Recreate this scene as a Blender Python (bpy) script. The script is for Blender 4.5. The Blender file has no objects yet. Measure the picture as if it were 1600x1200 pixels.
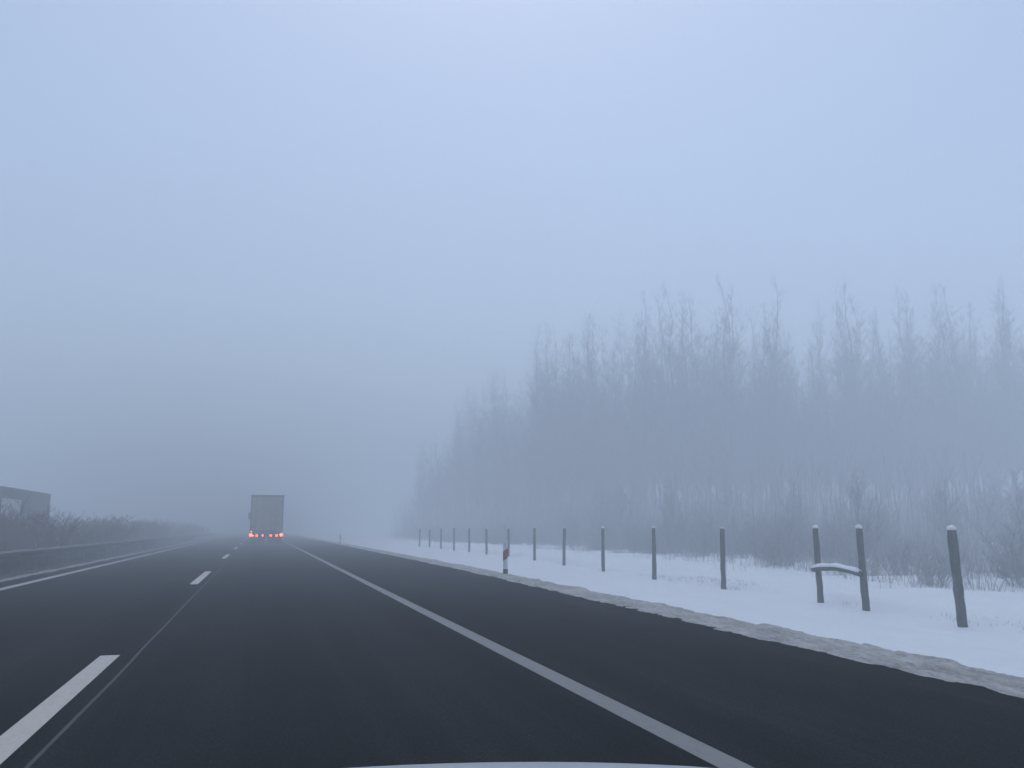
import bpy, bmesh, math, random
from mathutils import Vector, Matrix, noise
R = math.radians
S = bpy.context.scene
C = S.collection

# ------------------------------------------------------------------ camera, world, sun, exposure
EYE = 1.235
cam_d = bpy.data.cameras.new("camera")
cam = bpy.data.objects.new("camera", cam_d); C.objects.link(cam)
cam_d.sensor_width = 36.0; cam_d.lens = 36.0 * 1383 / 1600
cam_d.clip_start = 0.05; cam_d.clip_end = 5000
cam.location = (0, 0, EYE)
cam.rotation_euler = (R(90 + 9.28), 0, R(-15.78))
S.camera = cam

SUN_EL, SUN_AZ = 58.0, 15.0          # behind the camera, veiled by the cloud
w = bpy.data.worlds.new("World"); S.world = w; w.use_nodes = True
nt = w.node_tree; nt.nodes.clear()
out = nt.nodes.new("ShaderNodeOutputWorld"); bg = nt.nodes.new("ShaderNodeBackground")
sky = nt.nodes.new("ShaderNodeTexSky"); sky.sky_type = 'NISHITA'; sky.sun_disc = False
sky.sun_elevation = R(SUN_EL); sky.sun_rotation = R(SUN_AZ)
sky.air_density = 1.0; sky.dust_density = 1.0; sky.ozone_density = 1.5
hs = nt.nodes.new("ShaderNodeHueSaturation"); hs.inputs["Saturation"].default_value = 0.89
nt.links.new(sky.outputs[0], hs.inputs["Color"]); nt.links.new(hs.outputs[0], bg.inputs[0])
bg.inputs[1].default_value = 0.13
nt.links.new(bg.outputs[0], out.inputs[0])
sd = bpy.data.lights.new("sun", 'SUN'); sd.energy = 1.0; sd.angle = R(165); sd.color = (0.97, 1.0, 0.97)
so = bpy.data.objects.new("sun", sd); C.objects.link(so)
az = R(SUN_AZ); el = R(SUN_EL)
sdir = Vector((math.sin(az) * math.cos(el), math.cos(az) * math.cos(el), math.sin(el)))
so.rotation_euler = sdir.to_track_quat('Z', 'Y').to_euler()

vs = S.view_settings
vs.view_transform = 'Standard'; vs.look = 'None'; vs.exposure = 0.45; vs.gamma = 1.0
S.render.engine = 'CYCLES'
cy = S.cycles
cy.use_denoising = True
cy.max_bounces = 8; cy.diffuse_bounces = 2; cy.glossy_bounces = 2; cy.volume_bounces = 4
cy.sample_clamp_indirect = 4.0
HAZE = 0.0150

# ------------------------------------------------------------------ helpers
rnd = random.Random(7)

def link(o, parent=None):
    C.objects.link(o)
    if parent is not None:
        o.parent = parent
    return o

class MB:
    """collects shapes in one mesh"""
    def __init__(s): s.v = []; s.f = []; s.m = []
    def quadgrid(s, pts, nu, nv, mi=0):
        b = len(s.v); s.v += pts
        for i in range(nu - 1):
            for j in range(nv - 1):
                a = b + i * nv + j
                s.f.append((a, a + nv, a + nv + 1, a + 1)); s.m.append(mi)
    def box(s, x0, x1, y0, y1, z0, z1, mi=0):
        b = len(s.v)
        s.v += [(x0,y0,z0),(x1,y0,z0),(x1,y1,z0),(x0,y1,z0),(x0,y0,z1),(x1,y0,z1),(x1,y1,z1),(x0,y1,z1)]
        for q in ((0,3,2,1),(4,5,6,7),(0,1,5,4),(1,2,6,5),(2,3,7,6),(3,0,4,7)):
            s.f.append(tuple(b + k for k in q)); s.m.append(mi)
    def prism(s, poly, axis, a0, a1, mi=0):
        """poly: list of 2-tuples; extruded along axis ('x','y','z')"""
        def P(p, a):
            return {'x': (a, p[0], p[1]), 'y': (p[0], a, p[1]), 'z': (p[0], p[1], a)}[axis]
        b = len(s.v); n = len(poly)
        s.v += [P(p, a0) for p in poly] + [P(p, a1) for p in poly]
        s.f.append(tuple(b + k for k in range(n))[::-1]); s.m.append(mi)
        s.f.append(tuple(b + n + k for k in range(n))); s.m.append(mi)
        for k in range(n):
            s.f.append((b + k, b + (k + 1) % n, b + n + (k + 1) % n, b + n + k)); s.m.append(mi)
    def tube(s, pts, rads, sides=6, mi=0, cap=False):
        b = len(s.v); n = len(pts)
        up = Vector((0.31, 0.17, 0.93))
        for k in range(n):
            p = Vector(pts[k])
            d = Vector(pts[min(k + 1, n - 1)]) - Vector(pts[max(k - 1, 0)])
            if d.length < 1e-9: d = Vector((0, 0, 1))
            d.normalize()
            a = d.cross(up)
            if a.length < 0.05: a = d.cross(Vector((1, 0, 0)))
            a.normalize(); c = d.cross(a)
            for j in range(sides):
                t = 2 * math.pi * j / sides
                q = p + (a * math.cos(t) + c * math.sin(t)) * rads[k]
                s.v.append((q.x, q.y, q.z))
        for k in range(n - 1):
            for j in range(sides):
                j2 = (j + 1) % sides
                s.f.append((b + k*sides + j, b + k*sides + j2, b + (k+1)*sides + j2, b + (k+1)*sides + j)); s.m.append(mi)
        if cap:
            s.f.append(tuple(b + j for j in range(sides))[::-1]); s.m.append(mi)
            s.f.append(tuple(b + (n-1)*sides + j for j in range(sides))); s.m.append(mi)
    def disc(s, c, r, axis, depth, n=14, mi=0):
        poly = [(c[0] + r * math.cos(2*math.pi*k/n), c[1] + r * math.sin(2*math.pi*k/n)) for k in range(n)]
        s.prism(poly, axis, depth[0], depth[1], mi)
    def mesh(s, name, mats, smooth=False, fixn=True):
        me = bpy.data.meshes.new(name)
        me.from_pydata(s.v, [], s.f)
        for m in (mats if isinstance(mats, (list, tuple)) else [mats]): me.materials.append(m)
        me.polygons.foreach_set("material_index", s.m)
        if smooth: me.polygons.foreach_set("use_smooth", [True] * len(s.f))
        if fixn:
            bm = bmesh.new(); bm.from_mesh(me); bmesh.ops.recalc_face_normals(bm, faces=bm.faces); bm.to_mesh(me); bm.free()
        me.update()
        return me
    def build(s, name, mats, parent=None, smooth=False, bevel=0.0, fixn=True):
        o = bpy.data.objects.new(name, s.mesh(name, mats, smooth, fixn))
        if bevel:
            md = o.modifiers.new("bevel", 'BEVEL'); md.width = bevel; md.segments = 2; md.limit_method = 'ANGLE'
        return link(o, parent)

def tag(o, label=None, cat=None, group=None, kind=None):
    if label: o["label"] = label
    if cat: o["category"] = cat
    if group: o["group"] = group
    if kind: o["kind"] = kind
    return o

def empty(name, loc=(0, 0, 0), rz=0):
    o = bpy.data.objects.new(name, None); o.location = loc; o.rotation_euler = (0, 0, rz)
    o.empty_display_size = 0.2
    return link(o)

def copy_tree(o, parent=None):
    c = o.copy(); C.objects.link(c)
    if parent is not None: c.parent = parent
    for ch in o.children: copy_tree(ch, c)
    return c

def lerp_table(t, x):
    if x <= t[0][0]: return t[0][1]
    for (a, va), (b, vb) in zip(t, t[1:]):
        if x <= b: return va + (vb - va) * (x - a) / (b - a)
    return t[-1][1]

def N(x, y, z=0.0): return noise.noise(Vector((x, y, z)))

def sstep(a, b, x):
    t = min(1, max(0, (x - a) / (b - a))); return t * t * (3 - 2 * t)

# ------------------------------------------------------------------ materials
def mat(name, col, rough=0.8, spec=0.3, var=None, scale=(8, 8, 8), detail=6, lo=0.35, hi=0.65, bump=0.0, bscale=30, metal=0.0, emit=None, estr=0.0):
    """plain or two-tone (noise mixed) principled material"""
    m = bpy.data.materials.new(name); m.use_nodes = True
    t = m.node_tree; p = t.nodes["Principled BSDF"]
    p.inputs["Base Color"].default_value = (*col, 1); p.inputs["Roughness"].default_value = rough
    p.inputs["Specular IOR Level"].default_value = spec; p.inputs["Metallic"].default_value = metal
    tc = t.nodes.new("ShaderNodeTexCoord")
    if var:
        mp = t.nodes.new("ShaderNodeMapping"); mp.inputs["Scale"].default_value = scale
        nz = t.nodes.new("ShaderNodeTexNoise"); nz.inputs["Scale"].default_value = 1; nz.inputs["Detail"].default_value = detail
        nz.inputs["Roughness"].default_value = 1.0
        rp = t.nodes.new("ShaderNodeValToRGB")
        rp.color_ramp.elements[0].position = lo; rp.color_ramp.elements[1].position = hi
        rp.color_ramp.elements[0].color = (*col, 1); rp.color_ramp.elements[1].color = (*var, 1)
        t.links.new(tc.outputs["Object"], mp.inputs[0]); t.links.new(mp.outputs[0], nz.inputs["Vector"])
        t.links.new(nz.outputs["Fac"], rp.inputs[0]); t.links.new(rp.outputs[0], p.inputs["Base Color"])
    if bump:
        n2 = t.nodes.new("ShaderNodeTexNoise"); n2.inputs["Scale"].default_value = bscale; n2.inputs["Detail"].default_value = 5
        b = t.nodes.new("ShaderNodeBump"); b.inputs["Strength"].default_value = bump; b.inputs["Distance"].default_value = 0.02
        t.links.new(tc.outputs["Object"], n2.inputs["Vector"]); t.links.new(n2.outputs["Fac"], b.inputs["Height"])
        t.links.new(b.outputs[0], p.inputs["Normal"])
    if emit:
        p.inputs["Emission Color"].default_value = (*emit, 1); p.inputs["Emission Strength"].default_value = estr
    return m

M = {}
M['snow'] = mat('snow', (0.71, 0.73, 0.76), 0.7, 0.2, (0.62, 0.64, 0.675), (0.6, 0.25, 1), 8, 0.4, 0.7, 0.35, 9)
M['snow_clean'] = mat('snow_clean', (0.84, 0.85, 0.87), 0.7, 0.2, (0.75, 0.77, 0.8), (14, 14, 14), 3)
M['snow_dirty'] = mat('snow_dirty', (0.17, 0.165, 0.155), 0.85, 0.2, (0.54, 0.54, 0.53), (4.5, 0.9, 4.5), 10, 0.40, 0.62, 0.8, 18)
M['snow_slush'] = mat('snow_slush', (0.06, 0.06, 0.06), 0.85, 0.2, (0.33, 0.335, 0.34), (4, 0.5, 4), 8, 0.35, 0.65, 0.5, 25)
M['soil'] = mat('soil', (0.018, 0.016, 0.015), 0.95, 0.1, (0.045, 0.04, 0.036), (2, 0.8, 2), 9, 0.4, 0.7, 0.6, 14)
M['line_dash'] = mat('line_dash', (0.50, 0.465, 0.42), 0.7, 0.3, (0.20, 0.195, 0.185), (14, 6, 14), 9, 0.50, 0.74)
M['line_edge'] = mat('line_edge', (0.20, 0.198, 0.195), 0.75, 0.3, (0.09, 0.09, 0.09), (12, 3, 12), 9, 0.52, 0.76)
M['line_left'] = mat('line_left', (0.36, 0.355, 0.35), 0.75, 0.3, (0.13, 0.13, 0.13), (12, 1.5, 12), 9, 0.48, 0.72)
M['seam'] = mat('seam', (0.075, 0.077, 0.08), 0.9, 0.2, (0.040, 0.041, 0.043), (9, 0.7, 9), 8, 0.35, 0.7)
M['seam_faint'] = mat('seam_faint', (0.030, 0.031, 0.033), 0.9, 0.0, (0.016, 0.017, 0.018), (9, 0.7, 9), 8, 0.35, 0.7)
M['wood'] = mat('wood', (0.070, 0.074, 0.070), 0.9, 0.15, (0.20, 0.205, 0.20), (16, 16, 2.2), 8, 0.33, 0.66, 0.9, 24)
M['bark'] = mat('bark', (0.17, 0.17, 0.175), 0.9, 0.15, (0.26, 0.26, 0.27), (6, 6, 1.5), 7, 0.4, 0.7)
M['rime'] = mat('rime', (0.18, 0.18, 0.185), 0.9, 0.1, (0.27, 0.27, 0.28), (0.8, 0.8, 0.8), 4, 0.35, 0.65)
M['rime_brush'] = mat('rime_brush', (0.26, 0.26, 0.265), 0.9, 0.1, (0.46, 0.46, 0.47), (0.7, 0.7, 0.9), 4, 0.35, 0.65)
M['rime_tuft_and_shade'] = mat('rime_tuft_and_shade', (0.30, 0.30, 0.30), 0.9, 0.1, (0.52, 0.52, 0.52), (1.5, 1.5, 2), 4, 0.35, 0.65)
M['twig_brown'] = mat('twig_brown', (0.066, 0.033, 0.030), 0.9, 0.1, (0.125, 0.08, 0.076), (0.9, 0.9, 1.2), 5, 0.35, 0.65)
M['dry_grass'] = mat('dry_grass', (0.030, 0.024, 0.022), 0.95, 0.1, (0.075, 0.062, 0.058), (1.2, 0.6, 1.2), 6, 0.35, 0.65)
M['zinc'] = mat('zinc', (0.022, 0.023, 0.026), 0.75, 0.1, (0.045, 0.047, 0.05), (3, 0.4, 6), 7, 0.35, 0.7, metal=0.0)
M['white_plastic'] = mat('white_plastic', (0.66, 0.67, 0.67), 0.55, 0.35, (0.48, 0.49, 0.49), (14, 14, 7), 7, 0.4, 0.75)
M['black_plastic'] = mat('black_plastic', (0.02, 0.02, 0.022), 0.6, 0.3)
M['red_reflector'] = mat('red_reflector', (0.46, 0.022, 0.03), 0.35, 0.5)
M['tarp_beige'] = mat('tarp_beige', (0.46, 0.40, 0.28), 0.7, 0.2, (0.19, 0.168, 0.125), (1.0, 1.0, 0.8), 6, 0.36, 0.62)
M['frame_dark'] = mat('frame_dark', (0.022, 0.024, 0.026), 0.6, 0.3, (0.045, 0.047, 0.05), (3, 3, 3), 5)
M['door_frame'] = mat('door_frame', (0.085, 0.09, 0.09), 0.6, 0.3, (0.06, 0.062, 0.062), (3, 3, 3), 5)
M['rubber'] = mat('rubber', (0.012, 0.012, 0.013), 0.9, 0.2)
M['steel'] = mat('steel', (0.10, 0.10, 0.105), 0.5, 0.5, (0.05, 0.05, 0.05), (5, 5, 5), 5)
M['plate'] = mat('plate', (0.5, 0.5, 0.42), 0.5, 0.4)
M['lamp_red'] = mat('lamp_red', (0.4, 0.02, 0.02), 0.3, 0.5, emit=(1.0, 0.065, 0.022), estr=6.5)
M['lamp_orange'] = mat('lamp_orange', (0.5, 0.1, 0.02), 0.3, 0.5, emit=(1.0, 0.10, 0.022), estr=8.0)
M['lamp_small'] = mat('lamp_small', (0.5, 0.1, 0.02), 0.3, 0.5, emit=(1.0, 0.30, 0.15), estr=5.0)
M['marker_orange'] = mat('marker_orange', (0.45, 0.16, 0.03), 0.4, 0.5)
M['marker_red'] = mat('marker_red', (0.40, 0.03, 0.03), 0.4, 0.5)
M['curtain_dark'] = mat('curtain_dark', (0.030, 0.038, 0.044), 0.8, 0.1, (0.018, 0.022, 0.027), (0.5, 0.5, 0.9), 6)
M['curtain_pale'] = mat('curtain_pale', (0.62, 0.64, 0.66), 0.7, 0.3, (0.50, 0.52, 0.54), (0.5, 0.5, 0.9), 6)
M['cab_blue'] = mat('cab_blue', (0.06, 0.075, 0.10), 0.35, 0.5)
M['glass_dark'] = mat('glass_dark', (0.015, 0.018, 0.02), 0.1, 0.5)
M['car_paint'] = mat('car_paint', (0.42, 0.45, 0.47), 0.35, 0.5, (0.38, 0.41, 0.43), (20, 20, 20), 3, metal=0.2)

def asphalt():
    m = bpy.data.materials.new('asphalt'); m.use_nodes = True
    t = m.node_tree; p = t.nodes["Principled BSDF"]; L = t.links.new
    p.inputs["Roughness"].default_value = 0.85; p.inputs["Specular IOR Level"].default_value = 0.0
    tc = t.nodes.new("ShaderNodeTexCoord")
    def nz(scale, detail, rough=0.6):
        mp = t.nodes.new("ShaderNodeMapping"); mp.inputs["Scale"].default_value = scale
        n = t.nodes.new("ShaderNodeTexNoise"); n.inputs["Scale"].default_value = 1; n.inputs["Detail"].default_value = detail
        n.inputs["Roughness"].default_value = rough
        L(tc.outputs["Object"], mp.inputs[0]); L(mp.outputs[0], n.inputs["Vector"]); return n.outputs["Fac"]
    def ramp(fac, a, b, lo, hi):
        r = t.nodes.new("ShaderNodeMapRange"); r.inputs[1].default_value = lo; r.inputs[2].default_value = hi
        r.inputs[3].default_value = a; r.inputs[4].default_value = b; L(fac, r.inputs[0]); return r.outputs[0]
    def mul(a, b):
        k = t.nodes.new("ShaderNodeMath"); k.operation = 'MULTIPLY'; L(a, k.inputs[0]); L(b, k.inputs[1]); return k.outputs[0]
    grain = ramp(nz((45, 30, 45), 5, 0.75), 0.10, 2.8, 0.32, 0.72)
    bands = ramp(nz((1.1, 0.012, 1), 4), 0.55, 1.9, 0.3, 0.7)       # wheel tracks along the road
    patch = ramp(nz((0.35, 0.12, 1), 5), 0.6, 1.6, 0.3, 0.7)
    streak = ramp(nz((7.0, 0.05, 1), 3), 0.8, 1.3, 0.3, 0.7)
    f = mul(mul(grain, bands), mul(patch, streak))
    c = t.nodes.new("ShaderNodeVectorMath"); c.operation = 'SCALE'; c.inputs[0].default_value = (0.0058, 0.0060, 0.0064)
    L(f, c.inputs["Scale"])
    spk = ramp(nz((75, 55, 75), 2, 0.8), 0.0, 1.0, 0.60, 0.74)
    sc = t.nodes.new("ShaderNodeVectorMath"); sc.operation = 'SCALE'; sc.inputs[0].default_value = (0.062, 0.061, 0.059)
    L(mul(spk, mul(bands, patch)), sc.inputs["Scale"])
    ad = t.nodes.new("ShaderNodeVectorMath"); ad.operation = 'ADD'; L(c.outputs[0], ad.inputs[0]); L(sc.outputs[0], ad.inputs[1])
    L(ad.outputs[0], p.inputs["Base Color"])
    b = t.nodes.new("ShaderNodeBump"); b.inputs["Strength"].default_value = 0.5; b.inputs["Distance"].default_value = 0.006
    L(nz((70, 70, 70), 4, 0.7), b.inputs["Height"]); L(b.outputs[0], p.inputs["Normal"])
    return m
M['asphalt'] = asphalt()

# ------------------------------------------------------------------ the setting: ground, road, markings, snow
ZF = [(8, -0.28), (11.6, -0.25), (15, -0.19), (20, -0.18), (26, -0.12), (31, -0.02), (36, 0.02), (45, 0.05), (70, 0.06), (120, 0.05)]
def ground_z(x, y):
    if x > 5.0:
        zf = lerp_table(ZF, y)
        if x < 7.2: base = -0.06 + 0.07 * sstep(5.4, 6.4, x)
        elif x < 10.5: base = 0.01 + (zf - 0.01) * sstep(7.0, 10.3, x)
        else:
            base = zf + 0.17 * sstep(10.6, 11.1, x) * (0.4 + 0.6 * sstep(-0.15, 0.25, N(y * 0.23, 3.3))) - 0.06 * sstep(12, 16, x) + 0.012 * max(0, x - 22)
        a = sstep(6.6, 8, x)
        return base + a * (0.06 * N(x * 0.35, y * 0.16) + 0.032 * N(x * 1.2, y * 0.6, 5.0) + 0.012 * N(x * 3.5, y * 2.0, 5.0))
    if x > -5.5: return -0.06
    if x > -27: return -0.10
    return -0.02 + 0.05 * N(x * 0.2, y * 0.1)

def graded(stops):
    r = []
    for (a, b, st) in stops:
        n = max(1, round((b - a) / st))
        r += [a + (b - a) * k / n for k in range(n)]
    r.append(stops[-1][1]); return r

xs = graded([(-620, -60, 80), (-60, -27, 6), (-27, 5, 8), (5, 6.5, 0.3), (6.5, 10.2, 0.3), (10.2, 11.6, 0.14), (11.6, 16, 0.4), (16, 40, 1.6), (40, 80, 8), (80, 620, 90)])
ys = graded([(-100, -10, 15), (-10, 2, 2), (2, 30, 0.35), (30, 60, 0.8), (60, 120, 2), (120, 200, 8), (200, 900, 70)])
g = MB(); g.quadgrid([(x, y, ground_z(x, y)) for x in xs for y in ys], len(xs), len(ys))
tag(g.build('ground', M['snow'], smooth=True), kind='structure')

def sheet(name, m, x0, x1, y0, y1, z, ny=1):
    b = MB(); yy = [y0 + (y1 - y0) * k / ny for k in range(ny + 1)]
    b.quadgrid([(x, y, z) for x in (x0, x1) for y in yy], 2, ny + 1)
    return tag(b.build(name, m), kind='structure')
sheet('road', M['asphalt'], -6.25, 6.35, -60, 880, 0.0)
sheet('opposite_road', M['asphalt'], -26.5, -14.6, -60, 880, -0.02)
sheet('shoulder_line', M['line_edge'], 2.365, 2.545, -20, 600, 0.004)
sheet('median_line', M['line_left'], -5.16, -4.95, -20, 600, 0.004)
b = MB()
for k in range(-1, 24):
    y0 = 3.52 + 18 * k; b.quadgrid([(x, y, 0.004) for x in (-1.44, -1.26) for y in (y0, y0 + 6.25)], 2, 2)
tag(b.build('lane_dashes', M['line_dash']), kind='structure')
# paving joint: a thin pale seam that wanders a little; a fainter one further left
b = MB()
for (xc, wd, y0, y1, brk) in ((-1.105, 0.026, 1, 90, 0.0), (-1.90, 0.018, 2, 60, 0.42)):
    y = y0
    dim = 1 if brk else 0
    while y < y1:
        st = 0.5
        if not brk or N(y * 0.35, 8.1) > brk - 0.35:
            xa = xc + 0.02 * N(y * 0.3, 1.1); xb = xc + 0.02 * N((y + st) * 0.3, 1.1)
            b.quadgrid([(xa - wd/2, y, 0.003), (xb - wd/2, y + st, 0.003), (xa + wd/2, y, 0.003), (xb + wd/2, y + st, 0.003)], 2, 2, dim)
        y += st
tag(b.build('paving_seam', [M['seam'], M['seam_faint']]), kind='structure')

# ploughed dirty snow bank along the hard shoulder
EDGE = [(4, 5.36), (9, 5.42), (17, 5.62), (28, 5.86), (60, 6.02), (120, 6.1), (400, 6.1)]
def snow_bank():
    b = MB(); us = [k / 22 for k in range(23)]
    yy = graded([(0.5, 14, 0.07), (14, 40, 0.16), (40, 90, 0.45), (90, 300, 3)])
    pts = []
    for u in us:
        for y in yy:
            e = lerp_table(EDGE, y) + 0.05 * N(y * 0.5, 0.3) + 0.035 * N(y * 2.6, 4.3) + 0.02 * N(y * 8.0, 4.3)
            wd = 0.86 + 0.12 * N(y * 0.3, 9.0) + 0.08 * N(y * 1.3, 2.0) + 0.04 * N(y * 4.0, 2.0)
            x = e + u * wd
            crest = 0.07 + 0.018 * N(y * 0.8, 6.0)
            prof = sstep(0, 0.55, u) * (1 - 0.62 * sstep(0.6, 1.0, u))
            lump = 0.02 * N(x * 3.0, y * 1.0, 1.0) + 0.024 * N(x * 7, y * 3.4, 2.0) + 0.02 * N(x * 15, y * 9, 3.0)
            z = -0.012 + crest * prof + lump * (0.25 + sstep(0.0, 0.3, u)) * (1 - sstep(0.85, 1, u)) - 0.10 * sstep(0.9, 1.0, u)
            if u == 0: z = -0.03
            pts.append((x, y, z))
    b.quadgrid(pts, len(us), len(yy))
    return tag(b.build('snow_bank', M['snow_dirty'], smooth=True), kind='structure')
snow_bank()

# median: soil with old grass, a broken strip of slush beside the left line
def median():
    b = MB(); us = graded([(-14.7, -5.7, 0.3)]); yy = graded([(6, 60, 0.6), (60, 160, 2.5), (160, 600, 40)])
    b.quadgrid([(x, y, (0.02 if x > -6.4 else 0.0) - 0.10 * sstep(-5.95, -5.7, x) + 0.16 * sstep(-7.5, -9, x) * (1 - sstep(-12.8, -14.4, x)) + 0.05 * N(x * 1.1, y * 0.6)) for x in us for y in yy], len(us), len(yy))
    return tag(b.build('median', M['soil'], smooth=True), kind='structure')
median()
def slush():
    b = MB(); us = [-6.35 + 0.05 * k for k in range(18)]; yy = graded([(8, 50, 0.15), (50, 120, 0.6), (120, 260, 4)])
    pts = []
    for x in us:
        for y in yy:
            c = -5.86 + 0.10 * N(y * 0.35, 1.0)
            wv = 0.20 + 0.16 * N(y * 0.21, 5.0) + 0.05 * N(y * 1.7, 3.0)
            d = abs(x - c) / max(0.05, wv)
            z = 0.08 * (1 - d * d) + 0.03 * N(x * 8, y * 3) - 0.045 + 0.03 * N(y * 0.5, 8.8)
            pts.append((x, y, max(-0.05, z)))
    b.quadgrid(pts, len(us), len(yy))
    return tag(b.build('slush_strip', M['snow_slush'], smooth=True), kind='structure')
slush()

# ------------------------------------------------------------------ stuff: grass and undergrowth
def blades(name, m, spots, hmin, hmax, wd, label, lean=0.35, pw=1.0):
    b = MB()
    for (x, y, z, k) in spots:
        for _ in range(k):
            h = hmin + (hmax - hmin) * rnd.random() ** pw; a = rnd.uniform(0, 6.283); l = rnd.uniform(0, lean) * h
            px, py = x + rnd.gauss(0, 0.11), y + rnd.gauss(0, 0.16)
            p0 = Vector((px, py, z - 0.03)); p1 = p0 + Vector((math.cos(a) * l * 0.4, math.sin(a) * l * 0.4, h * 0.6)); p2 = p0 + Vector((math.cos(a) * l, math.sin(a) * l, h))
            b.tube([p0, p1, p2], [wd, wd * 0.7, wd * 0.2], 3)
    o = b.build(name, m, fixn=False)
    return tag(o, label, name.replace('_', ' '), kind='stuff')

sp = []
for _ in range(3600):
    y = 10 + 95 * rnd.random() ** 1.5; x = rnd.uniform(-14.3, -6.55)
    if N(x * 0.8, y * 0.4, 2) > -0.25: sp.append((x, y, 0.02, 6))
blades('dry_grass', M['dry_grass'], sp, 0.12, 0.55, 0.012, 'brown dry grass growing in the middle strip behind the guard rail')
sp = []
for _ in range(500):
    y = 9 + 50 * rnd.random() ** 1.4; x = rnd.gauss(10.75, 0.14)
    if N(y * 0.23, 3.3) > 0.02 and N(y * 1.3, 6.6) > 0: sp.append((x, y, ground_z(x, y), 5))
for (ya, yb, xa, n) in ((18.6, 24.5, 11.0, 130), (10.6, 12.6, 10.9, 30)):  # grey tuft patches standing in for the shaded side of a furrow
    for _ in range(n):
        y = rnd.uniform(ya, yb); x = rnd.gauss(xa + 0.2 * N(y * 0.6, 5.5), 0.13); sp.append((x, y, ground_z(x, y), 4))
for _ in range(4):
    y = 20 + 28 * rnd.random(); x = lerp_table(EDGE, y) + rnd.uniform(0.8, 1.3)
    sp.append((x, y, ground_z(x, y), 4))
blades('snowy_tufts_and_shade', M['rime_tuft_and_shade'], sp, 0.02, 0.08, 0.006, 'low frosted grass along the fence line, with patches standing in for furrow shade')
sp = []
for _ in range(6500):
    y = 9 + 105 * rnd.random() ** 1.3; x = 14.4 + 20 * rnd.random() ** 1.2 + 1.3 * N(y * 0.2, 7.7) + 0.6 * N(y * 0.9, 2.7)
    if N(x * 0.5, y * 0.3, 4) > 0.05 - 0.05 * (x - 14.5): sp.append((x, y, ground_z(x, y), 3 + min(5, int((x - 14.2) * 1.5))))
blades('undergrowth', M['rime_brush'], sp, 0.06, 1.25, 0.0065, 'frosted grey undergrowth at the foot of the wood', 0.9, 2.0)

# ------------------------------------------------------------------ plants
def rand_dir(r, up):
    a = r.uniform(0, 6.283); return Vector((math.cos(a), math.sin(a), up)).normalized()

def make_tree(seed, H, spread, nprim, first=0.22, twig=None, tw=1.0):
    """bare, rime covered broadleaf tree: tapered trunk with limbs, then a crown of fine twigs"""
    r = random.Random(seed); T = MB(); K = MB()
    n = 12; pts = []; x = y = 0.0
    for k in range(n + 1):
        t = k / n; pts.append(Vector((x, y, t * H))); x += r.gauss(0, 0.012) * H; y += r.gauss(0, 0.012) * H
    r0 = 0.0075 * H
    T.tube(pts, [r0 * (1.25 if k == 0 else 1) * (1 - 0.96 * (k / n) ** 0.8) + 0.004 for k in range(n + 1)], 8)
    def at(t):
        f = t * n; i = min(n - 1, int(f)); return pts[i].lerp(pts[i + 1], f - i)
    for i in range(nprim):
        t = first + (0.97 - first) * ((i + r.random()) / nprim) ** 1.25
        thin = 1.0 - 0.75 * sstep(0.45, 0.95, t)
        p = at(t); L = H * spread * (1.12 - t) ** 0.75 * r.uniform(0.6, 1.15)
        d = rand_dir(r, r.uniform(0.55, 1.5))
        rr = max(0.005 + 0.006 * thin, r0 * (1 - t) * 0.5 * thin); m = 5; bp = [p]
        for k in range(m):
            d = (d + Vector((r.gauss(0, .16), r.gauss(0, .16), r.gauss(0.10, .14)))).normalized(); bp.append(bp[-1] + d * L / m)
        T.tube(bp, [rr * (1 - 0.85 * k / m) * (0.45 + 0.55 * thin) for k in range(m + 1)], 4)
        for s in range(max(2, round(13 * thin))):
            q = bp[min(m, 1 + int(r.random() * m))].lerp(bp[r.randint(1, m)], r.random() * 0.5)
            d2 = (d * 0.5 + rand_dir(r, r.uniform(0.1, 1.2))).normalized(); L2 = L * r.uniform(0.22, 0.5)
            e = q + d2 * L2 * 0.5; d3 = (d2 + Vector((r.gauss(0, .25), r.gauss(0, .25), r.gauss(.1, .2)))).normalized(); e2 = e + d3 * L2 * 0.5
            tk = tw * (0.5 + 0.5 * thin)
            K.tube([q, e, e2], [0.010 * tk, 0.008 * tk, 0.0035 * tk], 3)
            for u in range(7):
                f = r.random(); q2 = q.lerp(e, f * 2) if f < .5 else e.lerp(e2, f * 2 - 1)
                d4 = (d3 * 0.6 + rand_dir(r, r.uniform(-0.1, 1.0))).normalized(); L3 = L2 * r.uniform(0.25, 0.55)
                K.tube([q2, q2 + d4 * L3], [0.0085 * tk, 0.003 * tk], 3)
    return T.mesh('trunk', M['bark'], True, False), K.mesh('crown', twig or M['rime'], False, False)

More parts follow.
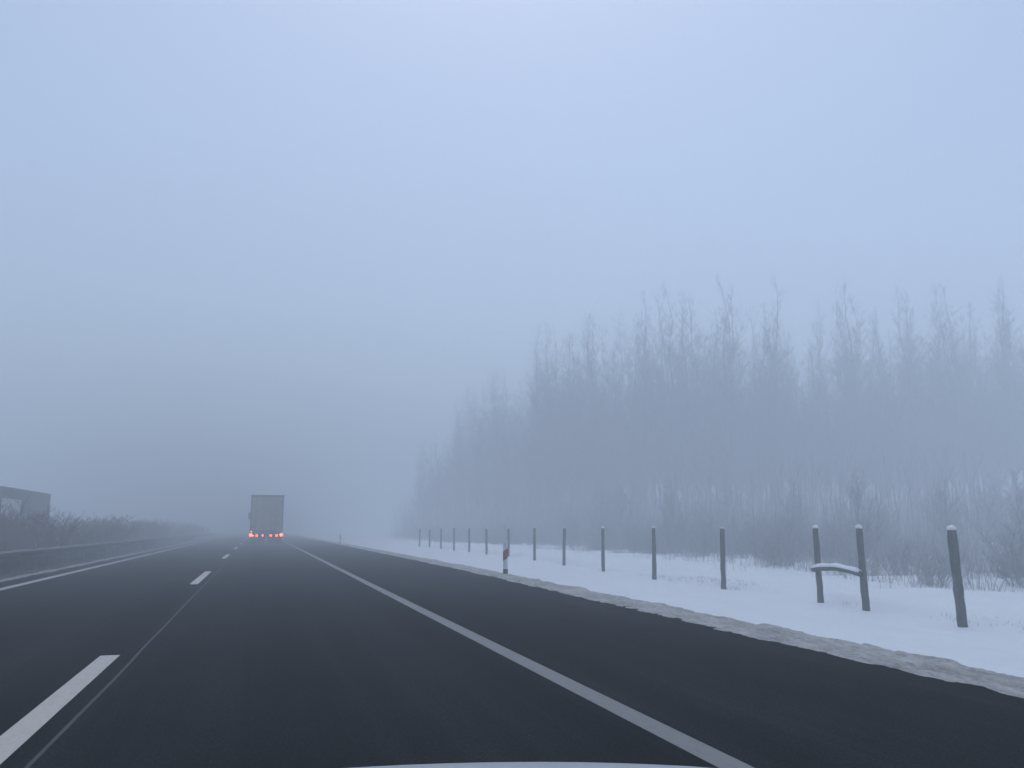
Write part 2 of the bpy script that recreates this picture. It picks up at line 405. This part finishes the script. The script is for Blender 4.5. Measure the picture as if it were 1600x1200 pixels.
def make_bush(seed, H, W, nst, m, tw=0.008):
    r = random.Random(seed); K = MB()
    for i in range(nst):
        a = r.uniform(0, 6.283); rr = W * 0.18 * math.sqrt(r.random()); p = Vector((math.cos(a) * rr, math.sin(a) * rr, -0.05))
        a2 = a + r.gauss(0, .5); d = Vector((math.cos(a2) * r.uniform(.05, .6), math.sin(a2) * r.uniform(.05, .6), 1)).normalized()
        L = H * r.uniform(0.55, 1.08); bp = [p]
        for k in range(4):
            d = (d + Vector((r.gauss(0, .13), r.gauss(0, .13), .03))).normalized(); bp.append(bp[-1] + d * L / 4)
        K.tube(bp, [tw * 1.6, tw * 1.4, tw * 1.1, tw * .8, tw * .4], 3)
        for s in range(11):
            k = r.randint(0, 3); q = bp[k].lerp(bp[k + 1], r.random())
            d2 = (d * 0.7 + rand_dir(r, r.uniform(0, 1.0))).normalized(); L2 = L * r.uniform(0.1, 0.3); e = q + d2 * L2
            K.tube([q, e], [tw, tw * .4], 3)
            for u in range(3):
                d3 = (d2 + rand_dir(r, 0.4)).normalized(); K.tube([q.lerp(e, r.uniform(.3, .9)), q.lerp(e, r.uniform(.3, .9)) + d3 * L2 * .5], [tw * .7, tw * .3], 3)
    return K.mesh('shrub', m, False, False)

tree_meshes = [make_tree(11 + k, 15.0, (0.20, 0.24, 0.17, 0.22, 0.19, 0.15)[k], (56, 60, 52, 62, 58, 50)[k]) for k in range(6)]
young_meshes = [make_tree(61 + k, 5.0, (0.45, 0.52, 0.40, 0.48)[k], 34, 0.05, M['rime_brush'], 0.5) for k in range(4)]

def place_tree(name, meshes, x, y, H, H0, label, group, rz, wide=1.0):
    root = empty(name, (x, y, ground_z(x, y) - 0.05), rz)
    s = H / H0; root.scale = (s * wide, s * wide, s)
    link(bpy.data.objects.new('trunk', meshes[0]), root); link(bpy.data.objects.new('crown', meshes[1]), root)
    return tag(root, label, 'tree', group)

spots = []
def try_spot(x, y, dmin):
    for (a, c) in spots:
        if (a - x) ** 2 + (c - y) ** 2 < dmin * dmin: return False
    spots.append((x, y)); return True
WOOD = [(140, 24), (122, 24.5), (95, 28.0), (87, 31), (82, 37), (78, 52), (74, 84)]      # y of the front edge and its x
TALL = [(20, 11), (24.5, 15.5), (27, 21.0), (30, 24.5), (34, 27.0), (40, 27.0), (58, 27.0), (80, 28.0)]
cnt = 0; tries = 0
while cnt < 295 and tries < 30000:
    tries += 1
    k = rnd.randrange(len(WOOD) - 1); f = rnd.random()
    if rnd.random() < 0.45: k = rnd.choice((3, 4, 5, 5))
    (ya, xa), (yb, xb) = WOOD[k], WOOD[k + 1]
    dep = 22 * rnd.random() ** 1.5
    x = xa + (xb - xa) * f + dep * (0.8 if k < 3 else 0.25); y = ya + (yb - ya) * f + dep * (0.3 if k < 3 else 1.0)
    if not try_spot(x, y, 1.7): continue
    H = lerp_table(TALL, x - dep * 0.3) * (rnd.uniform(0.60, 0.93) if rnd.random() < 0.75 else rnd.uniform(0.93, 1.04)); H = min(H, 30)
    place_tree('bare_tree', tree_meshes[cnt % 6], x, y, H, 15.0, 'tall bare frosted tree standing in the dim wood behind the fence', 'trees of the foggy wood', rnd.uniform(0, 6.28), rnd.uniform(0.75, 1.0))
    cnt += 1
cnt = 0; tries = 0
while cnt < 90 and tries < 9000:
    tries += 1
    y = 28 + 46 * rnd.random(); x = 18.5 + 40 * rnd.random() ** 1.2
    if x - 15.5 < (26 - y) * 1.2: continue
    if not try_spot(x, y, 1.6): continue
    lim = 1.0 + math.hypot(x, y) * 0.15
    H = min(rnd.uniform(1.6, 4.2), lim * rnd.uniform(0.4, 0.65))
    if x < 20: H = min(H, rnd.uniform(1.8, 3.6))
    place_tree('young_tree', young_meshes[cnt % 4], x, y, H, 5.0, 'slim bare young tree in the thicket between the fence and the tall wood', 'young trees in front of the wood', rnd.uniform(0, 6.28), rnd.uniform(0.9, 1.3))
    cnt += 1

bush_r = [make_bush(31 + k, 1.4, 1.9, 26, M['rime_brush'], 0.006) for k in range(4)]
bush_b = [make_bush(41 + k, 1.8, 1.7, 34, M['twig_brown'], 0.009) for k in range(4)]
for k in range(110):
    y = 17 + 95 * rnd.random() ** 1.35; x = 15.3 + 7 * rnd.random() ** 1.2 + (4 * rnd.random() if y < 50 else 0)
    o = link(bpy.data.objects.new('frosted_shrub', bush_r[k % 4])); o.location = (x, y, ground_z(x, y) - 0.04); o.rotation_euler.z = rnd.uniform(0, 6.28)
    s = rnd.uniform(0.55, 1.25) * (0.75 if x < 16.5 else 1); o.scale = (s * rnd.uniform(1, 1.4), s * rnd.uniform(1, 1.4), s)
    tag(o, 'pale frosted shrub at the edge of the wood beyond the fence', 'shrub', 'frosted shrubs at the edge of the wood')
for k in range(180):
    y = 13 + 150 * (k + rnd.random()) / 180 * ((k + 25) / 205) ** 0.3; x = rnd.uniform(-12.6, -8.4)
    o = link(bpy.data.objects.new('brown_shrub', bush_b[k % 4])); o.location = (x, y, 0.10); o.rotation_euler.z = rnd.uniform(0, 6.28)
    s = rnd.uniform(0.58, 1.3) * (0.48 if y < 42 else 0.9 + 0.15 * N(y * 0.3, 4.4)) * (0.85 if x > -9.5 else 1); o.scale = (s * rnd.uniform(1, 1.5), s * rnd.uniform(1, 1.5), s)
    tag(o, 'leafless brown shrub in the hedge on the middle strip', 'shrub', 'brown shrubs on the middle strip')

sp = []
for _ in range(3800):
    k = rnd.randrange(len(WOOD) - 1); f = rnd.random(); (ya, xa), (yb, xb) = WOOD[k], WOOD[k + 1]
    dep = -6 + 22 * rnd.random()
    x = xa + (xb - xa) * f + dep * (0.8 if k < 3 else 0.25); y = ya + (yb - ya) * f + dep * (0.3 if k < 3 else 1.0)
    sp.append((x, y, ground_z(x, y), 4))
blades('brushwood', M['rime'], sp, 1.0, 6.5, 0.016, 'frosted brushwood filling the gaps between the trunks of the wood', 0.25, 1.3)
sp = []
for _ in range(5200):
    y = 26 + 50 * rnd.random(); x = 18.0 + 44 * rnd.random() ** 1.15 + 1.5 * N(y * 0.15, 3.1)
    if x - 15.5 < (30 - y) * 1.6: continue
    if N(x * 0.25, y * 0.25, 7) > -0.35: sp.append((x, y, ground_z(x, y), 4))
blades('saplings', M['rime_brush'], sp, 0.4, 4.8, 0.0065, 'dense thin frosted saplings between the fence and the tall wood', 0.45, 2.4)

# ------------------------------------------------------------------ fence posts
def make_post(H, r, seed, lean=(0, 0), bow=0.0, cap=1.0):
    """a round weathered post, foot at the origin; children: snow cap"""
    rr = random.Random(seed); b = MB(); n = 14; sides = 12; pts = []
    for k in range(n + 1):
        t = k / n; z = -0.15 + t * (H + 0.15)
        pts.append(Vector((lean[0] * t + bow * (t * t - t), lean[1] * t, z)))
    base = len(b.v)
    b.tube(pts, [r * (1.06 - 0.14 * k / n + rr.gauss(0, 0.018)) for k in range(n)] + [r * 0.80], sides, cap=True)
    for i in range(len(b.v)):
        v = Vector(b.v[i]); d = 0.22 * r * N(v.x * 16 + seed, v.y * 16, v.z * 5) + 0.10 * r * N(v.x * 40 + seed, v.y * 40, v.z * 14); c = Vector((lean[0] * v.z / H, lean[1] * v.z / H, v.z)); u = v - c
        if u.length > 1e-4: v = v + u.normalized() * d
        b.v[i] = tuple(v)
    c = MB(); rings = 5; tp = pts[-1]
    ps = [(tp.x, tp.y, tp.z - 0.006 + 0.0), ]
    hh = 0.062 * cap
    c.tube([tp + Vector((0, 0, -0.02)), tp + Vector((0, 0, 0.008)), tp + Vector((0.004, 0, hh * .45)), tp + Vector((0.008, 0, hh * .8)), tp + Vector((0.008, 0, hh))],
           [r * .86, r * .98, r * .86, r * .52, r * .10], sides, cap=True)
    for i in range(len(c.v)):
        v = Vector(c.v[i]); c.v[i] = tuple(v + Vector((N(v.x * 30 + seed, v.y * 30, v.z * 30), N(v.x * 30, v.y * 30 + seed, 4.0), 0.7 * N(v.x * 25, v.y * 25, seed))) * 0.25 * r)
    return b, c

POSTS = [  # y, label, lean in x, radius
    (11.62, 'nearest and thickest wooden fence post, leaning under its snow cap near the right edge', -0.062, 0.074, 0.03),
    (19.0, 'first upright wooden fence post along the snow past the H shaped pair', 0.028, 0.066, 0.0),
    (22.8, 'second wooden fence post past the H shaped pair, towards the striped guide post', 0.01, 0.064, 0.0),
    (26.6, 'third wooden fence post past the H shaped pair, standing in clean snow', 0.0, 0.060, 0.0),
    (30.35, 'second fence post to the right of the striped guide post', 0.02, 0.060, 0.02),
    (33.9, 'first fence post to the right of the striped guide post', 0.0, 0.060, 0.0),
    (37.7, 'fence post rising directly behind the striped guide post', 0.0, 0.058, 0.0),
    (41.6, 'first fence post to the left of the striped guide post', 0.0, 0.058, 0.0),
    (45.3, 'second fence post to the left of the striped guide post', 0.0, 0.056, 0.0),
    (49.0, 'third fence post to the left of the striped guide post, pale in fog', 0.0, 0.056, 0.0),
    (52.7, 'fourth fence post to the left of the striped guide post, very pale in fog', 0.0, 0.056, 0.0),
    (56.4, 'fifth fence post to the left of the striped guide post, nearly lost in fog', 0.0, 0.056, 0.0),
    (60.1, 'sixth and last faint fence post to the left of the striped guide post', 0.0, 0.056, 0.0),
]
for i, (y, lab, lean, r, bow) in enumerate(POSTS):
    x = 10.5; gz = lerp_table(ZF, y) if i == 0 else ground_z(x, y)
    gz = ground_z(x, y); top = 1.25 + 0.035 * rnd.uniform(-1, 1) + (0.03 if 25 < y < 50 else 0)
    b, c = make_post(top - gz, r * (1.0 if i == 0 else 0.9), i * 3.1, (lean + 0.02 * N(i * 1.7, 0.4), 0.03 * N(i * 2.3, 1.4)), bow + 0.03 * N(i * 1.1, 2.2), (0.9, 0.45, 0.6, 0.7, 0.35, 0.5, 0.4, 0.5)[i % 8])
    o = b.build('fence_post', M['wood'], smooth=True); o.location = (x, y, gz)
    c.build('snow_cap', M['snow_clean'], o, smooth=True)
    tag(o, lab, 'fence post', 'wooden fence posts along the snow')
# the braced pair: two posts and a crossbar
yA, yB = 15.25, 13.9; gA, gB = ground_z(10.5, yA), ground_z(10.5, yB)
h_root = empty('braced_fence_posts', (10.5, yB, gB))
tag(h_root, 'H shaped pair of wooden fence posts joined by a snow covered crossbar', 'fence posts', 'wooden fence posts along the snow')
for (yy, gz, lean, r, sd_) in ((yB, gB, -0.055, 0.062, 40), (yA, gA, -0.03, 0.059, 47)):
    b, c = make_post(1.26 - gz, r, sd_, (lean, 0), 0.0, 0.8)
    o = b.build('post', M['wood'], h_root, smooth=True); o.location = (0, yy - yB, gz - gB)
    c.build('snow_cap', M['snow_clean'], o, smooth=True)
zr = 0.49 - gB
bar = MB(); bp = [(-0.02 - 0.05 + 0.0, -0.02, zr - 0.10), (-0.05, 0.3, zr - 0.035), (-0.05, 0.75, zr - 0.02), (-0.04, yA - yB + 0.16, zr - 0.05)]
bp = [(-0.115, t * (yA - yB + 0.07) - 0.04, zr - 0.055 + 0.06 * math.sin(math.pi * t) + 0.02 * t) for t in [k / 10 for k in range(11)]]
bar.tube(bp, [0.05 + 0.003 * math.sin(k * 2.1) for k in range(11)], 10, cap=True)
bo = bar.build('crossbar', M['wood'], h_root, smooth=True)
sn = MB(); pts = []
for k, p in enumerate(bp):
    for j in range(7):
        a = math.pi * (0.12 + 0.76 * j / 6); hh = 0.052 + 0.028 * math.sin(a) * (0.9 + 0.4 * math.sin(k * 1.7))
        f = 0.6 if k in (0, 10) else 1
        pts.append((p[0] + math.cos(a) * 0.056 * f, p[1], p[2] + math.sin(a) * hh * (0.9 if k in (0, 10) else 1) ))
sn.quadgrid(pts, 11, 7)
so_ = sn.build('snow_cover', M['snow_clean'], bo, smooth=True)
md = so_.modifiers.new('thick', 'SOLIDIFY'); md.thickness = 0.012; md.offset = 1

# ------------------------------------------------------------------ guide posts
def make_guide_post(H=0.98):
    root = empty('guide_post')
    def sect(z, w=0.062, d=0.05):
        return [(-w, -d * 0.4, z), (-w * 0.55, -d, z), (w * 0.55, -d, z), (w, -d * 0.4, z), (w * 0.8, d, z), (-w * 0.8, d, z)]
    b = MB(); zs = [0.16, 0.5, 0.8, H - 0.09, H - 0.02]
    ring = []
    for i, z in enumerate(zs):
        s = sect(z)
        if i == len(zs) - 1: s = [(x, y, H - 0.055 + 0.055 * (x / 0.062)) for (x, y, _) in s]
        b.v += s
    for i in range(len(zs) - 1):
        for j in range(6):
            k = (j + 1) % 6; b.f.append((i*6 + j, i*6 + k, i*6 + 6 + k, i*6 + 6 + j)); b.m.append(0)
    b.f.append(tuple(range(24, 30))); b.m.append(0); b.f.append(tuple(range(5, -1, -1))); b.m.append(0)
    b.build('shaft', M['white_plastic'], root, bevel=0.004)
    f = MB(); f.prism([(x * 1.05, y * 1.05) for (x, y, _) in sect(0)], 'z', -0.12, 0.158); f.build('foot', M['black_plastic'], root)
    def band(name, z0, z1, slope, m, off):
        k = MB(); s = [(x * off, y * off) for (x, y, _) in sect(0)]
        for zz in (z0, z1): k.v += [(x, y, zz + slope * x) for (x, y) in s]
        for j in range(6):
            q = (j + 1) % 6; k.f.append((j, q, 6 + q, 6 + j)); k.m.append(0)
        k.f.append(tuple(range(6, 12))); k.m.append(0); k.f.append(tuple(range(5, -1, -1))); k.m.append(0)
        return k.build(name, m, root)
    band('black_band', 0.44, 0.70, 0.75, M['black_plastic'], 1.04)
    k = MB(); dd = -0.05 * 1.04
    k.v = [(-0.034, dd - 0.002, 0.475), (0.040, dd - 0.002, 0.515), (0.040, dd - 0.002, 0.695), (-0.034, dd - 0.002, 0.655),
           (-0.034, dd - 0.012, 0.478), (0.040, dd - 0.012, 0.518), (0.040, dd - 0.012, 0.692), (-0.034, dd - 0.012, 0.652)]
    k.f = [(4, 5, 6, 7), (0, 1, 5, 4), (1, 2, 6, 5), (2, 3, 7, 6), (3, 0, 4, 7), (0, 3, 2, 1)]; k.m = [0] * 6
    k.build('reflector', M['red_reflector'], root)
    return root
gp = make_guide_post(); gp.location = (6.40, 23.3, 0.02); gp.rotation_euler.z = R(-10); gp.scale = (1.0, 1.0, 0.93)
tag(gp, 'near white plastic guide post with a red reflector on a slanted black band', 'guide post', 'guide posts along the hard shoulder')
g2 = copy_tree(gp); g2.location = (6.45, 74.3, 0.02)
tag(g2, 'far tiny guide post at the road edge to the right of the truck', 'guide post')

# ------------------------------------------------------------------ guard rail
def guard_rail():
    root = empty('guard_rail', (-6.95, 10, 0.0))
    tag(root, 'dark grey steel guard rail running along the left road edge', 'guard rail')
    b = MB(); prof = [(0.0, 0.0), (0.018, 0.02), (0.075, 0.05), (0.075, 0.095), (0.0, 0.135), (0.0, 0.175), (0.075, 0.215), (0.075, 0.26), (0.018, 0.29), (0.0, 0.31)]
    z0 = 0.26; Y0, Y1 = -4, 190
    yy = [Y0 + 4 * k for k in range(int((Y1 - Y0) / 4) + 1)]
    b.quadgrid([(px, y, z0 + pz + 0.012 * N(y * 0.05, 3)) for (px, pz) in prof for y in yy], len(prof), len(yy))
    o = b.build('beam', M['zinc'], root); md = o.modifiers.new('thick', 'SOLIDIFY'); md.thickness = 0.006
    sn = MB(); ys2 = graded([(0, 60, 0.3), (60, 150, 1.0)]); pts = []
    for k in range(4):
        for y in ys2:
            h = max(0.0, 0.016 + 0.03 * N(y * 0.8, 1.2)); pts.append(((-0.02, -0.008, 0.025, 0.04)[k], y, z0 + 0.29 + (0.022, 0.024 + h, 0.016 + h, -0.002)[k] + 0.012 * N(y * 0.05, 3)))
    sn.quadgrid(pts, 4, len(ys2)); sn.build('snow_ridge', M['snow_slush'], root, smooth=True)
    pm = MB(); pm.box(-0.11, -0.09, -0.05, 0.05, -0.2, 0.56); pm.box(-0.09, -0.03, -0.05, -0.04, -0.2, 0.56); pm.box(-0.03, -0.003, -0.06, 0.06, 0.36, 0.48)
    me = pm.mesh('post', M['zinc'])
    for k in range(46):
        p = link(bpy.data.objects.new('post', me), root); p.location = (0, 4 * k + 0.7, 0)
guard_rail()

# ------------------------------------------------------------------ trucks
def wheel(parent, x, y, r=0.5, wd=0.3, side=1):
    t = MB(); n = 22
    prof = [(0, r * .58), (0.02, r * .93), (0.06, r), (wd - .06, r), (wd - .02, r * .93), (wd, r * .58)]
    pts = [(px, math.cos(2*math.pi*k/n) * pr, math.sin(2*math.pi*k/n) * pr) for (px, pr) in prof for k in range(n + 1)]
    t.quadgrid(pts, len(prof), n + 1)
    w_ = t.build('wheel', M['rubber'], parent, smooth=True); w_.location = (x, y, r)
    q = MB(); q.disc((0, 0), r * .585, 'x', (0.05, wd - 0.05), 20); q.disc((0, 0), r * .2, 'x', (-0.0, wd), 12)
    q.build('rim', M['steel'], w_)
    return w_

def rear_truck():
    Z = 75.0
    root = empty('trailer_truck', (0.61, Z, 0.0))
    tag(root, 'grey beige box trailer truck ahead with a row of lit red tail lights', 'truck')
    W = 1.275; H = 3.93; B = 1.12; LEN = 13.6
    # cargo box: side curtains, roof and the rear frame
    b = MB(); b.box(-W + 0.02, W - 0.02, 0.06, LEN, B, H - 0.02); b.build('cargo_box', M['door_frame'], root, bevel=0.03)
    fr = MB()
    fr.box(-W, -W + 0.10, -0.01, 0.12, B - 0.04, H - 0.165); fr.box(W - 0.10, W, -0.01, 0.12, B - 0.04, H - 0.165)
    fr.build('rear_frame', M['frame_dark'], root, bevel=0.012)
    rf = MB(); rf.box(-W - 0.01, W + 0.03, -0.03, 0.16, H - 0.16, H); rf.build('roof_rail', M['frame_dark'], root, bevel=0.015)
    for (x0, x1) in ((-W + 0.105, -0.012), (0.012, W - 0.105)):
        d = MB(); d.box(x0, x1, 0.0, 0.05, B + 0.0, H - 0.17)
        do = d.build('door', M['tarp_beige'], root, bevel=0.012)
        hb = MB(); s = 1 if x0 > 0 else -1
        for f in (0.28, 0.72):
            xc = x0 + (x1 - x0) * f; hb.tube([(xc, -0.035, B + 0.05), (xc, -0.035, H - 0.2)], [0.017, 0.017], 8, cap=True)
            for zz in (B + 0.15, B + 1.0, H - 0.4): hb.box(xc - 0.04, xc + 0.04, -0.022, -0.002, zz - 0.03, zz + 0.03)
        hb.build('lock_rod', M['door_frame'], do)
        hg = MB(); xe = x0 if s < 0 else x1
        for zz in (B + 0.25, B + 0.95, B + 1.7, B + 2.35): hg.box(xe - 0.05, xe + 0.05, -0.024, -0.001, zz - 0.04, zz + 0.04)
        hg.build('hinge', M['frame_dark'], do)
    # pale wear panel on the upper door, marker stripes
    um = MB(); um.box(W - 0.27, W - 0.20, -0.012, -0.004, B + 0.04, B + 0.62); um.build('reflective_stripe', M['marker_orange'], root)
    um = MB(); um.box(-W + 0.14, -W + 0.36, -0.012, -0.004, B + 0.16, B + 0.36); um.build('reflective_plate', M['marker_red'], root)
    # chassis, bumper, lamps
    ch = MB(); ch.box(-0.5, -0.38, 0.1, LEN, 0.78, B - 0.005); ch.box(0.38, 0.5, 0.1, LEN, 0.78, B - 0.005); ch.build('chassis', M['frame_dark'], root)
    bu = MB(); bu.box(-W, W, -0.06, 0.06, 0.88, B - 0.045); bu.build('rear_beam', M['frame_dark'], root, bevel=0.01)
    bu = MB(); bu.box(-W + 0.02, W - 0.02, -0.10, 0.02, 0.56, 0.86); bu.build('bumper', M['black_plastic'], root, bevel=0.02)
    bu = MB(); bu.box(-W + 0.1, W - 0.1, -0.06, 0.02, 0.42, 0.52); bu.build('underrun_bar', M['steel'], root, bevel=0.015)
    y = -0.10
    for (x, zz, r, m) in ((-1.18, 0.73, 0.125, 'lamp_orange'), (-0.73, 0.69, 0.095, 'lamp_red'), (-0.27, 0.69, 0.075, 'lamp_red'),
                          (0.36, 0.69, 0.085, 'lamp_red'), (0.82, 0.69, 0.095, 'lamp_red'), (1.18, 0.74, 0.13, 'lamp_orange')):
        l = MB(); l.disc((x, zz), r, 'y', (y - 0.035, y - 0.002), 16); l.build('tail_light', M[m], root, bevel=0.008)
    for (x, zz) in ((-1.17, 1.0), (-1.0, 0.66)):
        l = MB(); l.disc((x, zz), 0.04, 'y', (y - 0.03, y + 0.045), 12); l.build('marker_light', M['lamp_small'], root)
    pl = MB(); pl.box(-0.12, 0.19, y - 0.012, y - 0.001, 0.585, 0.625); pl.build('number_plate', M['plate'], root)
    for s in (-1, 1):
        f = MB(); f.box(s * 0.70 - 0.55, s * 0.70 + 0.55, 1.2, 1.23, 0.10, 0.78); f.build('mud_flap_and_shade', M['rubber'], root)  # flaps widened into dark sheets that stand in for shade under the trailer
        for yy in (2.0, 3.3, 4.6, 13.6): wheel(root, (-W + 0.02) if s < 0 else (W - 0.40), yy, 0.50, 0.38)
        wheel(root, (-W + 0.02) if s < 0 else (W - 0.34), 17.2, 0.50, 0.32)
    # tractor unit in front
    cb = MB(); cb.prism([(14.5, 0.9), (14.5, 3.55), (15.0, 3.75), (16.3, 3.6), (17.1, 2.9), (17.35, 2.0), (17.4, 0.5), (16.6, 0.5)], 'x', -1.23, 1.23)
    cb.build('cab', M['cab_blue'], root, bevel=0.05)
    ws = MB(); ws.prism([(17.30, 1.95), (17.06, 2.85), (17.09, 2.86), (17.34, 1.96)], 'x', -1.1, 1.1); ws.build('windscreen', M['glass_dark'], root)
    for s in (-1, 1):
        mr = MB(); x0, x1 = sorted((s * 1.42, s * 1.62)); mr.box(x0, x1, 16.9, 17.06, 2.15, 2.80); mr.tube([(s * 1.22, 16.95, 2.5), (s * 1.5, 16.95, 2.55)], [.025, .025], 6); mr.tube([(s * 1.22, 16.95, 2.05), (s * 1.5, 16.95, 2.05)], [.025, .025], 6)
        mr.build('mirror', M['black_plastic'], root, bevel=0.03)
    return root
rear_truck()

def oncoming_truck():
    root = empty('oncoming_truck', (-17.3, 64.4, -0.02))
    tag(root, 'oncoming truck beyond the shrubs, dark trailer rear and pale side panel', 'truck')
    W = 1.275; H = 3.97; B = 1.2; LEN = 13.9                           # y = 0 front of trailer, y = LEN rear
    b = MB(); b.box(-W + .03, W - .03, 0.05, LEN, B, H - 0.08); b.build('cargo_box', M['curtain_dark'], root, bevel=0.03)
    p = MB(); n = 40                                                    # curtain with shallow folds
    pts = [(W - .02 + 0.018 * math.sin(k * 1.9), 5.05 + (LEN - 5.1) * k / n, z) for z in (B + 0.03, H - 0.1) for k in range(n + 1)]
    p.quadgrid(pts, 2, n + 1); c = p.build('rear_curtain', M['curtain_dark'], root); md = c.modifiers.new('t', 'SOLIDIFY'); md.thickness = .01
    p = MB(); pts = [(W - .02 + 0.014 * math.sin(k * 1.9), 0.08 + 4.9 * k / 22, z) for z in (B + 0.03, H - 0.74) for k in range(23)]
    p.quadgrid(pts, 2, 23); c = p.build('pale_side_panel', M['curtain_pale'], root); md = c.modifiers.new('t', 'SOLIDIFY'); md.thickness = .01
    r = MB(); r.box(-W, W + .02, 0, LEN + .03, H - 0.11, H); r.build('roof_rail', M['frame_dark'], root, bevel=.02)
    r = MB(); r.box(W - .03, W + .015, 0, 5.0, H - 0.72, H - 0.12); r.build('upper_band', M['curtain_dark'], root)
    r = MB(); r.box(W - .04, W + .02, 0, LEN, B - 0.16, B - 0.01); r.build('side_rail', M['frame_dark'], root)
    ch = MB(); ch.box(-.5, .5, 0.2, LEN - .2, 0.8, B - .01); ch.build('chassis', M['frame_dark'], root)
    for s in (-1, 1):
        for yy in (8.2, 9.5, 10.8, 0.9, -3.2): wheel(root, (-W + .02) if s < 0 else (W - .38), yy, .5, .36)
    cb = MB(); cb.prism([(-0.9, 0.9), (-0.9, 3.6), (-1.4, 3.8), (-2.7, 3.6), (-3.5, 2.9), (-3.75, 2.0), (-3.8, 0.5), (-3.0, 0.5)], 'x', -1.23, 1.23)
    cb.build('cab', M['cab_blue'], root, bevel=.05)
    ws = MB(); ws.prism([(-3.72, 1.95), (-3.47, 2.85), (-3.50, 2.86), (-3.76, 1.96)], 'x', -1.1, 1.1); ws.build('windscreen', M['glass_dark'], root)
oncoming_truck()

# ------------------------------------------------------------------ the bonnet of the car the photo is taken from
def own_car():
    root = empty('car', (0.20, 0.85, 0.0))
    tag(root, 'pale silver car bonnet just showing at the bottom edge of the view', 'car')
    b = MB(); nu, nv = 25, 17; pts = []
    for i in range(nu):
        u = -1 + 2 * i / (nu - 1)
        for j in range(nv):
            t = j / (nv - 1); y = t * 1.05
            z = 0.981 - 0.02 * u - 0.08 * t - 0.19 * t * t - 0.19 * t ** 5 - 0.08 * u * u * (0.55 + 0.6 * t) - 0.07 * abs(u) ** 6
            pts.append((u * (0.78 - 0.10 * t * t), y, z))
    b.quadgrid(pts, nu, nv)
    o = b.build('bonnet', M['car_paint'], root, smooth=True); md = o.modifiers.new('t', 'SOLIDIFY'); md.thickness = .02; md.offset = -1
    f = MB(); f.prism([(-0.1, 0.35), (-0.1, 0.70), (0.5, 0.68), (0.95, 0.48), (1.05, 0.40), (1.02, 0.25), (0.7, 0.2)], 'x', -0.80, 0.80)
    f.build('front_body', M['car_paint'], root, bevel=.05)
    for s in (-1, 1): wheel(root, -0.83 if s < 0 else 0.63, 0.42, 0.31, 0.2)
own_car()

# ------------------------------------------------------------------ fog
hz = MB(); hz.box(-640, 640, -120, 920, -1.4, 32.5)
ho = hz.build('haze', [], None)
hm = bpy.data.materials.new('haze'); hm.use_nodes = True
t = hm.node_tree; t.nodes.clear(); o_ = t.nodes.new("ShaderNodeOutputMaterial"); pv = t.nodes.new("ShaderNodeVolumePrincipled")
pv.inputs["Color"].default_value = (0.85, 0.90, 0.95, 1); pv.inputs["Density"].default_value = HAZE; pv.inputs["Anisotropy"].default_value = 0.0
t.links.new(pv.outputs[0], o_.inputs["Volume"]); ho.data.materials.append(hm)
tag(ho, 'grey blue winter fog over the road and the wood', 'fog', kind='stuff')
